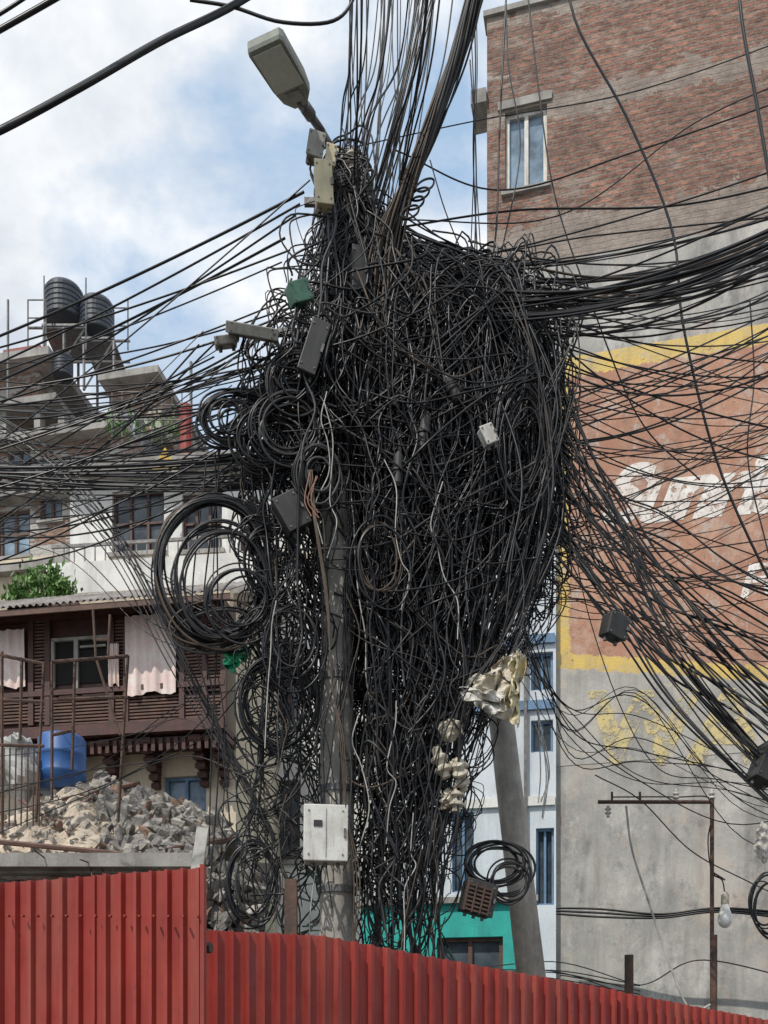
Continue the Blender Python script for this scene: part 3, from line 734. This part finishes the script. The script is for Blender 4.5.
# splice closures (ribbed cylinders) hanging in the tangle
for (u,v_,ln,rt_) in((424,432,.34,.15),(452,388,.26,-.5),(398,470,.3,.05)):
    mb=MB(); mb.lathe([(0,-ln/2),(.03,-ln/2),(.045,-ln/2+.03),(.045,-.02),(.055,-.02),(.055,.02),(.045,.02),(.045,ln/2-.05),(.02,ln/2),(0,ln/2)],Matrix.Translation(W(u,v_,8.45))@Euler((0,rt_,0)).to_matrix().to_4x4(),16); mb.make('splice_closure',[M['boxdark']])
def crumple(name,pts,Y,mat,seed):
    (ua,va),(ub,vb),(uc,vc),(ud,vd)=pts; n=18; v=[];f=[]
    for j in range(n+1):
        for i in range(n+1):
            s,t=i/n,j/n; u=(1-t)*((1-s)*ua+s*ub)+t*((1-s)*ud+s*uc); w=(1-t)*((1-s)*va+s*vb)+t*((1-s)*vd+s*vc)
            p=Vector((s*3+seed,t*3,seed)); u+=8*mathutils.noise.noise(p*1.4); w+=8*mathutils.noise.noise(p*1.6+Vector((5,5,5)))
            v.append(W(u,w,Y+.14*mathutils.noise.noise(p)+.06*mathutils.noise.noise(p*2.5)))
    for j in range(n):
        for i in range(n):
            if mathutils.noise.noise(Vector((i*.35+seed,j*.35,seed*2)))>.38: continue
            k=j*(n+1)+i; f.append((k,k+1,k+n+2,k+n+1))
    return meshob(name,v,f,mat)
crumple('torn_sheet',[(466,690),(500,656),(522,656),(505,724)],8.4,M['rag'],1)
crumple('torn_sheet',[(462,686),(508,696),(498,714),(464,702)],8.3,M['boxwhite'],4)
crumple('torn_sheet',[(512,656),(524,654),(518,730),(507,700)],8.35,M['creamb'],7)
crumple('green_rag',[(219,652),(246,645),(248,658),(228,674)],8.7,M['green'],3)
mb=MB()
for (u,v_,s) in((452,738,1.3),(446,778,1.4),(464,790,1.2),(456,812,1.2)): insul(W(u,v_,8.5),s,tilt=(R(-.9,.9),R(-.9,.9),0))
mb.make('insulator_stack',[M['creamp']])
for (u,v_,w,h) in((452,730,22,20),(457,768,20,18),(450,800,18,20)):
    blob('wrapped_joint',u,v_,8.6,w,h,M['rag'],.10,u)
e=empty('bulb_post')
mb=MB(); Y=10.2
mb.cyl(W(712,1070,Y),W(712,798,Y),.022,k=8); mb.cyl(W(714,1070,Y),W(714,935,Y),.035,k=8)
mb.cyl(W(598,802,Y),W(712,802,Y),.02,k=8); mb.cyl(W(712,872,Y),W(725,880,Y),.01,k=6)
for u in(612,640,676): mb.cyl(W(u,802,Y),W(u,792,Y),.012,k=6)
mb.make('steel_post',[M['rust']],e)
mb=MB()
for u in(676,712): insul(W(u,801,Y),.6)
insul(W(608,806,Y),.6,tilt=(3.1,0,0)); mb.make('post_insulators',[M['boxwhite']],e)
mb=MB(); p=Vector(W(725,928,Y)); mb.lathe([(0,0),(.03,.006),(.058,.03),(.073,.07),(.07,.12),(.05,.18),(.036,.24)],Matrix.Translation(p),20); mb.make('bulb',[M['bulb']],e,smooth=True)
mb=MB(); mb.lathe([(.037,.24),(.04,.25),(.04,.34),(.02,.37),(0,.375)],Matrix.Translation(p),14); mb.make('bulb_holder',[M['creamp']],e,smooth=True)
mb=MB(); mb.cyl(W(629,955,11),W(629,1060,11),.05,k=8); mb.make('rusty_post',[M['rust']])
blob('hanging_plate',764,842,9.5,16,36,M['boxwhite'],.05,9)

# ============================================================ cables
def WP(l): return [W(*p) for p in l]
vv=[150,200,240,262,300,350,400,450,500,550,600,650,700,750,800,850,900,950,990]
lo=[328,318,305,296,288,282,262,258,262,268,268,266,262,260,250,245,240,256,290]
hi=[350,366,415,500,534,552,561,564,562,556,540,508,484,468,458,450,444,440,440]
ins=[0.0]   # per-strand random inset so the outline stays ragged
def lim(u,v_,m=0):
    k=ins[0]; return min(max(u,np.interp(v_,vv,lo)+m+k*.4),np.interp(v_,vv,hi)-m-k+6*math.sin(v_*.045+k*3))
def rin(): ins[0]=abs(random.gauss(0,16))
def hook(P):
    if random.random()<.94:
        P=P.copy()
        for k in range(len(P)):
            x_,y_,z_=P[k]; v_=HV-(z_-CZ)*F/y_; u=384+x_*F/y_
            th=425+60*math.sin(u*.6)
            if v_>th and 308<u<364 and y_<9.3: P[k][1]=9.28+.15*random.random()
    return P
T=Cables(hook)
def yb(u): return 9.0+.0006*(u-384)
for _ in range(470):
    rin(); x=random.random()
    if x<.32: u=random.gauss(340,17); v0=R(190,420); v1=v0+R(150,400)
    elif x<.86: u=random.gauss(408,28); v0=R(290,470); v1=min(985,v0+R(220,640))
    else: u=R(270,520); v0=R(300,520); v1=v0+R(120,440)
    v1=min(v1,985); y=yb(u)+R(-.55,.45)
    P=[]; n=int((v1-v0)/R(30,58))+2; du=random.gauss(0,6)
    for k in range(n+1):
        t=k/n; v_=v0+(v1-v0)*t
        P.append(W(lim(u,v_,0),v_,y)); u+=random.gauss(du*.4,10); du=random.gauss(0,8); y+=random.gauss(0,.03)
        if v_>680: u+=(404-u)*.10
    T.add(P,R(.0045,.0115),N=max(20,n*5))
for _ in range(270):
    rin(); t=random.random()**.8; j=lambda s=9: random.gauss(0,s)
    outer=[(350,400),(392,300),(440,262),(500,268),(542,330),(560,420),(555,520),(520,620),(478,720),(448,860)]
    inner=[(380,440),(400,380),(415,340),(430,350),(440,400),(445,470),(442,560),(436,650),(425,760),(410,880)]
    a,b2=random.choice([(0,10),(1,9),(2,8),(2,8),(0,7),(2,7),(1,6)]); y=yb(440)+R(-.5,.5)
    P=[]; jx=0
    for k in range(a,b2):
        o,i_=outer[k],inner[k]; jx+=j(7)
        u=o[0]*t+i_[0]*(1-t)+jx+j(8); v_=o[1]*t+i_[1]*(1-t)+j(18); P.append(W(lim(u,v_,-5),v_,y)); y+=random.gauss(0,.06)
    T.add(P,R(.0045,.011),N=46)
def loop(cu,cv,a,b2,y,turn=1.0,tilt=0.0,r=.009,mi=None,T_=None,jit=.06,drift=0,yaw=None):
    yaw=R(-1.2,1.2) if yaw is None else yaw; n=max(6,int(turn*12)); ph=R(0,6.28); P=[]
    for k in range(n+1):
        th=ph+2*math.pi*turn*k/n; rr=1+random.gauss(0,jit)
        x=a*math.cos(th)*rr; z=b2*math.sin(th)*rr*(1.0 if math.sin(th)>0 else 1.08)
        xx=x*math.cos(tilt)-z*math.sin(tilt); zz=x*math.sin(tilt)+z*math.cos(tilt)
        P.append(W(cu+xx+drift*k/n,cv-zz,y+x*math.sin(yaw)*.006))
    (T_ or T).add(P,r,mi,N=int(n*3.4))
for _ in range(250):
    cu=random.gauss(470,46); cv=random.gauss(400,75)
    a=R(12,52); b2=R(30,150); cu=min(cu,566-a-R(0,8)); cv=max(cv,262+b2*.95)
    lowlim=640-max(0,cu+a-500)*1.0
    if cv+b2>lowlim: cv=lowlim-b2
    loop(cu,cv,a,b2,yb(cu)+R(-.5,.45),R(.5,1.6),R(-.5,.5),R(.0045,.0105),jit=.09)
rin()
for _ in range(100):
    cu=R(360,440); cv=R(400,850); a=R(8,40); b2=R(20,90); loop(lim(cu,cv,a),cv,a,b2,yb(cu)+R(-.5,.3),R(.6,1.5),R(-.7,.7),R(.0045,.0095),jit=.1)
for _ in range(80):
    cu=R(252,312); cv=R(340,920); a=R(8,28); b2=R(10,55); loop(cu,cv,a,b2,yb(cu)+R(-.45,.2),R(.6,1.6),R(-.8,.8),R(.0045,.009),jit=.09)
for _ in range(110):
    cu=R(262,330); cv=R(330,520); a=R(10,34); b2=R(12,60); loop(cu,cv,a,b2,yb(cu)+R(-.45,.3),R(.6,1.6),R(-.8,.8),R(.0045,.010),jit=.09)
for _ in range(60):
    cu=R(495,548); cv=R(370,560); loop(cu,cv,R(8,26),R(30,100),yb(cu)+R(-.4,.3),R(.5,1.2),R(-.3,.3),R(.0045,.009))
for _ in range(430):
    rin(); v_=R(260,900); u=R(np.interp(v_,vv,lo)+5,np.interp(v_,vv,hi)-5)
    if v_>540 and (u<310 or u>460) and random.random()<.7: continue
    y=yb(u)+R(-.5,.35); P=[]; th=R(0,6.28)
    for k in range(random.randint(5,10)):
        P.append(W(lim(u,v_,0),v_,y)); th+=random.gauss(0,1.0); s=R(10,32); u+=s*math.cos(th)*.9; v_+=s*math.sin(th)*1.2+3; y+=random.gauss(0,.05)
    T.add(P,R(.004,.0095),N=34)
for _ in range(190):
    rin(); u0=R(280,370); v0=R(260,600); u1=R(420,556); v1=v0+R(-140,160)
    u1=lim(u1,v1,3); y=yb(400)+R(-.6,.0); um=(u0+u1)/2; P=[W(u0,v0,y),W(um-30,(v0*2+v1)/3+R(0,40),y-.05),W(um+30,(v0+v1*2)/3+R(0,50),y-.05),W(u1,v1,y)]
    T.add(P,R(.0045,.0105),N=26)
for _ in range(45):
    u0=R(320,380); v0=R(640,920); u1=R(410,460); v1=v0+R(-70,90); u1=lim(u1,v1,3); y=R(8.45,9.2); T.add(WP([(u0,v0,y),((u0+u1)/2,(v0+v1)/2+R(5,35),y-.05),(u1,v1,y)]),R(.004,.009),N=20)
for _ in range(110):
    v_=R(165,300); cu=338+R(-6,14); loop(cu+ (v_-160)*.12,v_,R(10,24),R(8,40),8.9+R(-.2,.15),R(.6,1.4),R(-.8,.8),R(.005,.010),jit=.12)
for _ in range(120):
    u=random.gauss(345,10); v_=R(155,210); y=R(8.7,9.1); P=[]
    tu=R(300,480); tv=R(250,360)
    for k in range(5): t=k/4; P.append(W(u+(tu-u)*t**1.6+random.gauss(0,4),v_+(tv-v_)*t,y))
    T.add(P,R(.005,.011),N=20)
for _ in range(150):
    v_=R(200,880); side=random.random()<.45; u=np.interp(v_,vv,lo) if side else np.interp(v_,vv,hi)-8; d=-1 if side else 1; y=yb(u)+R(-.4,.2)
    l=R(4,34); T.add(WP([(u-d*26,v_-R(0,25),y),(u+d*l*.6,v_-R(-5,15),y),(u+d*l,v_+R(0,22),y),(u+d*l*.4,v_+R(20,55),y),(u-d*20,v_+R(40,90),y)]),R(.004,.008),N=20)
T.hook=None
for _ in range(20):
    u=R(318,358); y=R(8.6,8.8); v_=R(380,560); P=[]
    while v_<R(760,1000): P.append(W(u,v_,y)); u+=random.gauss(0,6); v_+=R(35,60)
    if len(P)>2: T.add(P,R(.004,.009),N=40)
for k in range(3):
    T.add(WP([(308+k*2,470,8.25),(314+k,520,8.2),(326+k,600,8.2),(332,680+k*3,8.2),(340+k*2,740,8.2),(346,810,8.25),(360-k*3,880,8.3),(352,960,8.3)]),.006,3,N=40)
for k in range(3):
    T.add(WP([(312+R(-6,6),474+R(-4,4),8.2),(308+R(-5,5),500,8.2),(316+R(-5,5),514+R(-5,10),8.2)]),.005,5,N=10)
for (a,b2) in(((395,300),(420,760)),((440,330),(415,700)),((385,420),(400,900)),((360,260),(352,420)),((450,300),(430,520))):
    T.add(WP([(a[0],a[1],8.6),((a[0]+b2[0])/2+R(-12,12),(a[1]+b2[1])/2,8.55),(b2[0],b2[1],8.6)]),.022,0,N=30)
for _ in range(24):
    v_=R(380,860); u=R(270,540); y=8.4
    P=[(u,v_,y)]
    for k in range(5): u+=R(-14,14); v_+=R(14,45); P.append((lim(u,v_),v_,y))
    T.add(WP(P),.005,random.choice([4,3,2,3,2]),N=30)
T.make('cable_tangle',K=5)

def coil(cu,cv,rad,n,Y,asp=1.0,spread=6,r=.009,name='cable_coil',tilt=0,yaw=.3):
    c=Cables()
    for k in range(n):
        rr=rad+random.gauss(0,spread*.6); loop(cu+random.gauss(0,spread*.45),cv+random.gauss(0,spread*.45),rr,rr*asp,Y+R(-.06,.06),R(.9,2.1),tilt+R(-.2,.2),r*R(.75,1.25),T_=c,jit=.014,yaw=yaw)
    c.make(name)
coil(214,567,58,14,8.6,1.22,5,r=.010); coil(222,578,46,7,8.55,1.2,7); coil(240,600,34,5,8.5,1.0,8)
coil(231,418,28,12,8.6,.8,7); coil(262,440,26,9,8.55,1.0,8); coil(288,425,30,12,8.5,1.0,8); coil(230,418,14,6,8.5,1,5)
coil(276,704,34,11,8.6,1.15,8,r=.008); coil(272,560,30,6,8.6,1.3,9); coil(290,640,24,5,8.5,1.3,7)
coil(497,864,28,8,8.8,.72,6); coil(508,885,18,4,8.8,1.0,6); coil(300,380,26,9,8.5,1.1,9); coil(322,470,22,5,8.4,1.3,8)
coil(250,880,20,6,8.7,1.6,7); coil(380,560,22,5,8.4,1.6,9); coil(520,440,26,6,8.5,2.3,7); coil(215,625,40,4,8.6,.5,6)
coil(768,905,16,6,10.0,1.6,6)

O=Cables()
for _ in range(46):
    u0=R(335,400); v0=R(160,240)+ (u0-335)*.5; ut=u0+R(-10,70)*(1.0) ; ut=min(max(ut,350),470)
    y1=R(7.2,11); O.add([W(u0,v0,8.9),W(u0+(ut-u0)*.35+R(-5,5),v0*.62,8.9+(y1-8.9)*.3),W(u0+(ut-u0)*.75,60,8.9+(y1-8.9)*.7),W(ut,-60,y1)],R(.0045,.009),random.choice([0,0,1,1,2]),N=24)
for _ in range(38):
    ph=R(0,6.28); rr=R(2,10); P=[]
    for k,(u,v_,y) in enumerate([(492,-60,8.2),(474,0,8.3),(456,62,8.4),(432,130,8.5),(408,190,8.6),(388,245,8.7),(372,310,8.7),(362,380,8.7)]):
        s=1 if k<5 else 1.8; P.append(W(u+rr*math.cos(ph+k*.7)*s,v_+R(-4,4),y+rr*math.sin(ph+k*.7)*.008))
    O.add(P,R(.006,.012),random.choice([0,1,1,3,2,3]),N=50)
for _ in range(14):
    j=R(-8,8); O.add(WP([(470+j,-40,8.6),(475+j*.5,60,8.6),(474+R(-2,2),150,8.7),(476+j,250,8.8)]) if random.random()<.25 else WP([(430+j*2,-40,8.6),(405+j,80,8.6),(385+j,160,8.7),(365+j,230,8.8)]),R(.0045,.008),N=22)
def LL_(u0,v0,ul,vl,sag=.1,r=.01,mi=None,y0=8.8,y1=None):
    y1=R(8,12) if y1 is None else y1
    line(O,W(u0,v0,y0),W(ul,vl,y1),sag,r,mi,26)
for (u0,v0,vl,r) in((304,192,342,.013),(300,204,372,.010),(296,215,420,.009),(310,180,470,.007),(290,250,345,.009),(286,300,400,.008),(285,238,388,.012),(282,262,372,.007)):
    LL_(u0,v0,-60,vl+18,.06,r,0,8.8,R(9,11))
for _ in range(34):
    u0=R(235,340); v0=R(300,470); vl=v0+random.gauss(55,42); vl=min(max(vl,335),585); LL_(u0,v0,-80,vl,R(.0,.45),R(.004,.010))
for _ in range(22):
    u0=R(240,330); v0=R(440,495); LL_(u0,v0,-80,R(458,482),R(.02,.12),R(.007,.012),0)
for _ in range(15):
    u0=R(190,320); v0=R(330,420); LL_(u0,v0,-80,R(480,600),R(-.2,.3),R(.004,.009))
for _ in range(7):
    j=R(-30,30); O.add(WP([(-60,400+j,9.5),(40,455+j,9.3),(110,530+j,9.1),(170,640+j,8.9),(225,745+j*.6,8.8),(275,840+j*.4,8.7)]),R(.005,.009),N=40)
for _ in range(6):
    j=R(-40,40); O.add(WP([(-60,500+j,10),(60,520+j,9.6),(150,600+j,9.2),(230,640+j*.6,8.9),(290,720+j*.4,8.7)]),R(.004,.008),N=40)
for _ in range(6):
    O.add(WP([(R(250,290),R(560,800),8.7),(180,R(700,760),9),(80,R(735,800),9.6),(-60,R(760,860),10)]),R(.0035,.006),N=30)
for _ in range(12):
    u=R(205,290); O.add(WP([(u,R(420,520),8.7),(u+R(-20,10),620,8.7),(u+R(-10,25),740,8.7),(u+R(-10,30),R(820,930),8.7)]),R(.004,.008),N=30)
for _ in range(40):
    u0=R(430,545); v0=R(258,330); vl=random.gauss(228,32); O_y=R(8,12)
    line(O,W(u0,v0,8.8),W(860,vl-22,O_y),R(.05,.55),R(.0045,.011),None,28)
for _ in range(16):
    line(O,W(470+R(-60,60),300+R(-20,20),8.7),W(860,198+R(-16,16),8.2),.28+R(-.1,.1),R(.007,.013),0,30)
for _ in range(36):
    u0=R(500,560); v0=R(300,470); line(O,W(u0,v0,8.8),W(880,R(225,460),R(8,12)),R(.0,.6),R(.004,.009),None,28)
for _ in range(50):
    u0=R(510,560); v0=R(335,520); ve=R(590,840); y1=R(7.6,10)
    um=600+R(-10,18); O.add(WP([(u0,v0,8.8),(um,v0+ (ve-v0)*.30+R(-4,20),8.7),(665,v0+(ve-v0)*.56+R(-12,22),8.7),(735,v0+(ve-v0)*.80,8.6),(840,v0+(ve-v0)*1.1,y1)]),R(.0045,.0115),random.choice([0,0,1,1,2]),N=36)
for _ in range(12):
    u0=R(500,556); v0=R(520,640); O.add(WP([(u0,v0,8.8),(600,v0+R(-10,30),8.8),(680,v0+R(-30,60),8.8),(840,v0+R(-140,90),9.5)]),R(.0035,.006),N=30)
for _ in range(18):
    u0=R(440,550); v0=R(480,620); line(O,W(u0,v0,8.8),W(880,R(300,520),R(9,11)),R(.1,.7),R(.0035,.007),None,28)
for l,r in (([(566,-60,9),(575,20,9),(628,120,9),(672,230,9),(684,330,9),(720,470,9),(780,600,9),(840,700,9)],.012),
          ([(736,-60,8),(742,20,8),(758,110,8),(775,210,8)],.015),([(505,-60,9),(508,60,9),(520,150,9),(498,270,9)],.007),
          ([(524,-40,9),(540,100,9),(556,200,9),(590,300,9),(640,420,9),(700,480,9)],.007),([(508,-40,9),(500,120,9),(494,250,9),(470,330,9)],.009),
          ([(395,150,9),(500,190,9),(640,150,9),(840,80,9)],.007),([(400,220,9),(560,215,9),(700,120,9),(840,60,9)],.006),
          ([(395,228,9),(520,210,9),(680,205,9),(840,170,9)],.009),([(380,190,9),(470,250,9),(600,235,9),(840,210,9)],.007),
          ([(340,150,9),(480,120,9),(640,90,9),(840,20,9)],.005),
          ([(470,60,9),(476,160,9),(474,280,9)],.007),([(750,300,9),(754,380,9),(748,460,9),(770,560,9)],.007),
          ([(430,160,9),(445,210,9),(465,260,9)],.006),([(560,450,9),(590,620,9),(650,760,9),(720,780,9),(820,800,9)],.005)):
    O.add(WP(l),r,0,N=44)
for _ in range(12):
    O.add(WP([(R(500,540),R(590,660),8.9),(570,R(700,760),9.2),(640,R(690,790),9.6),(740,R(760,840),10),(860,R(790,860),10)]),R(.0035,.006),N=34)
O.add(WP([(626,806,10.2),(632,850,10.2),(648,900,10.2),(668,960,10.2),(690,1010,10.2),(712,1004,10.2)]),.012,4,N=40)
O.add(WP([(595,775,10.4),(640,800,10.3),(690,850,10.2),(745,880,10.2),(830,920,10.2)]),.007,2,N=30)
O.add(WP([(725,895,10.2),(722,880,10.2),(712,872,10.2),(708,840,10.2),(712,800,10.2),(676,797,10.2),(612,797,10.2)]),.007,0,N=30)
for k in range(6):
    O.add(WP([(R(436,450),R(930,950),9),(470,R(960,975),10),(560,R(960,990),12),(640,R(985,1000),12)]),.007,N=20)
for k in range(4): O.add(WP([(R(535,545),R(690,740),9.3),(R(532,550),770,9.3),(R(535,545),R(800,820),9.3)]),.006,4,N=14)
O.add(WP([(-40,146,5.5),(0,131,5.5),(80,88,5.6),(160,42,5.8),(240,2,6),(330,-60,6.2)]),.021,0,N=40)
O.add(WP([(-40,138,5.5),(10,124,5.5),(90,82,5.6),(165,38,5.8),(245,-4,6),(330,-64,6.2)]),.009,1,N=40)
O.add(WP([(-40,52,5.5),(0,30,5.5),(60,-4,5.5),(120,-40,5.5)]),.016,0,N=20); O.add(WP([(-40,36,5.5),(0,14,5.5),(40,-12,5.5)]),.010,0,N=20)
O.add(WP([(190,0,6),(232,7,6),(280,22,6),(330,22,6),(352,2,6),(362,-40,6)]),.010,0,N=30)
for k in range(4): loop(410+k*5,212-k*9,10,5,8.55,1.2,.5,.009,1,O,.02)
O.make('overhead_cables')

# ============================================================ world, sun, camera
D=Vector((-0.42,-0.55,0.95)).normalized()
el_=math.asin(D.z); az=math.atan2(D.x,D.y)
w=bpy.data.worlds.new('World'); scene.world=w; w.use_nodes=True; nt=w.node_tree
bg=nt.nodes['Background']; sky=nt.nodes.new('ShaderNodeTexSky'); sky.sky_type='NISHITA'; sky.sun_disc=False
sky.sun_elevation=el_; sky.sun_rotation=az; sky.air_density=1.2; sky.dust_density=2.0
tc=nt.nodes.new('ShaderNodeTexCoord')
def wn(scale,loc,detail=7,rough=.55,sc=(1,1,1.5)):
    mp=nt.nodes.new('ShaderNodeMapping'); mp.inputs['Scale'].default_value=sc; mp.inputs['Location'].default_value=loc
    nt.links.new(tc.outputs['Generated'],mp.inputs['Vector'])
    n=nt.nodes.new('ShaderNodeTexNoise'); n.inputs['Scale'].default_value=scale; n.inputs['Detail'].default_value=detail; n.inputs['Roughness'].default_value=rough; n.inputs['Distortion'].default_value=.15
    nt.links.new(mp.outputs[0],n.inputs['Vector']); return n.outputs['Fac']
n1=wn(3.6,(1.32,.65,.18)); n2=wn(6.5,(2,1,4))
cl=ramp(nt,n1,.40,.53)
cc=mixc(nt,ramp(nt,n2,.36,.58),(6.4,7.0,7.8),(10.0,10.1,10.2))
hz=mixc(nt,.75,sky.outputs[0],(4.7,6.6,9.0))
col=mixc(nt,cl,hz,cc)
nt.links.new(col,bg.inputs['Color']); bg.inputs['Strength'].default_value=.105
sun=bpy.data.lights.new('sun','SUN'); sun.energy=3.4; sun.angle=math.radians(.5); sun.color=(1,.95,.87)
so=link(bpy.data.objects.new('sun',sun)); so.rotation_euler=D.to_track_quat('Z','Y').to_euler()
cam=bpy.data.cameras.new('camera'); co=link(bpy.data.objects.new('camera',cam))
co.location=(0,0,CZ); co.rotation_euler=(math.radians(90),0,0)
cam.sensor_fit='VERTICAL'; cam.sensor_height=36; cam.sensor_width=27; cam.lens=36*F/1024; cam.shift_y=(HV-512)/1024; cam.clip_end=2000; cam.clip_start=.1
scene.camera=co
scene.view_settings.view_transform='Standard'; scene.view_settings.look='None'; scene.view_settings.exposure=0
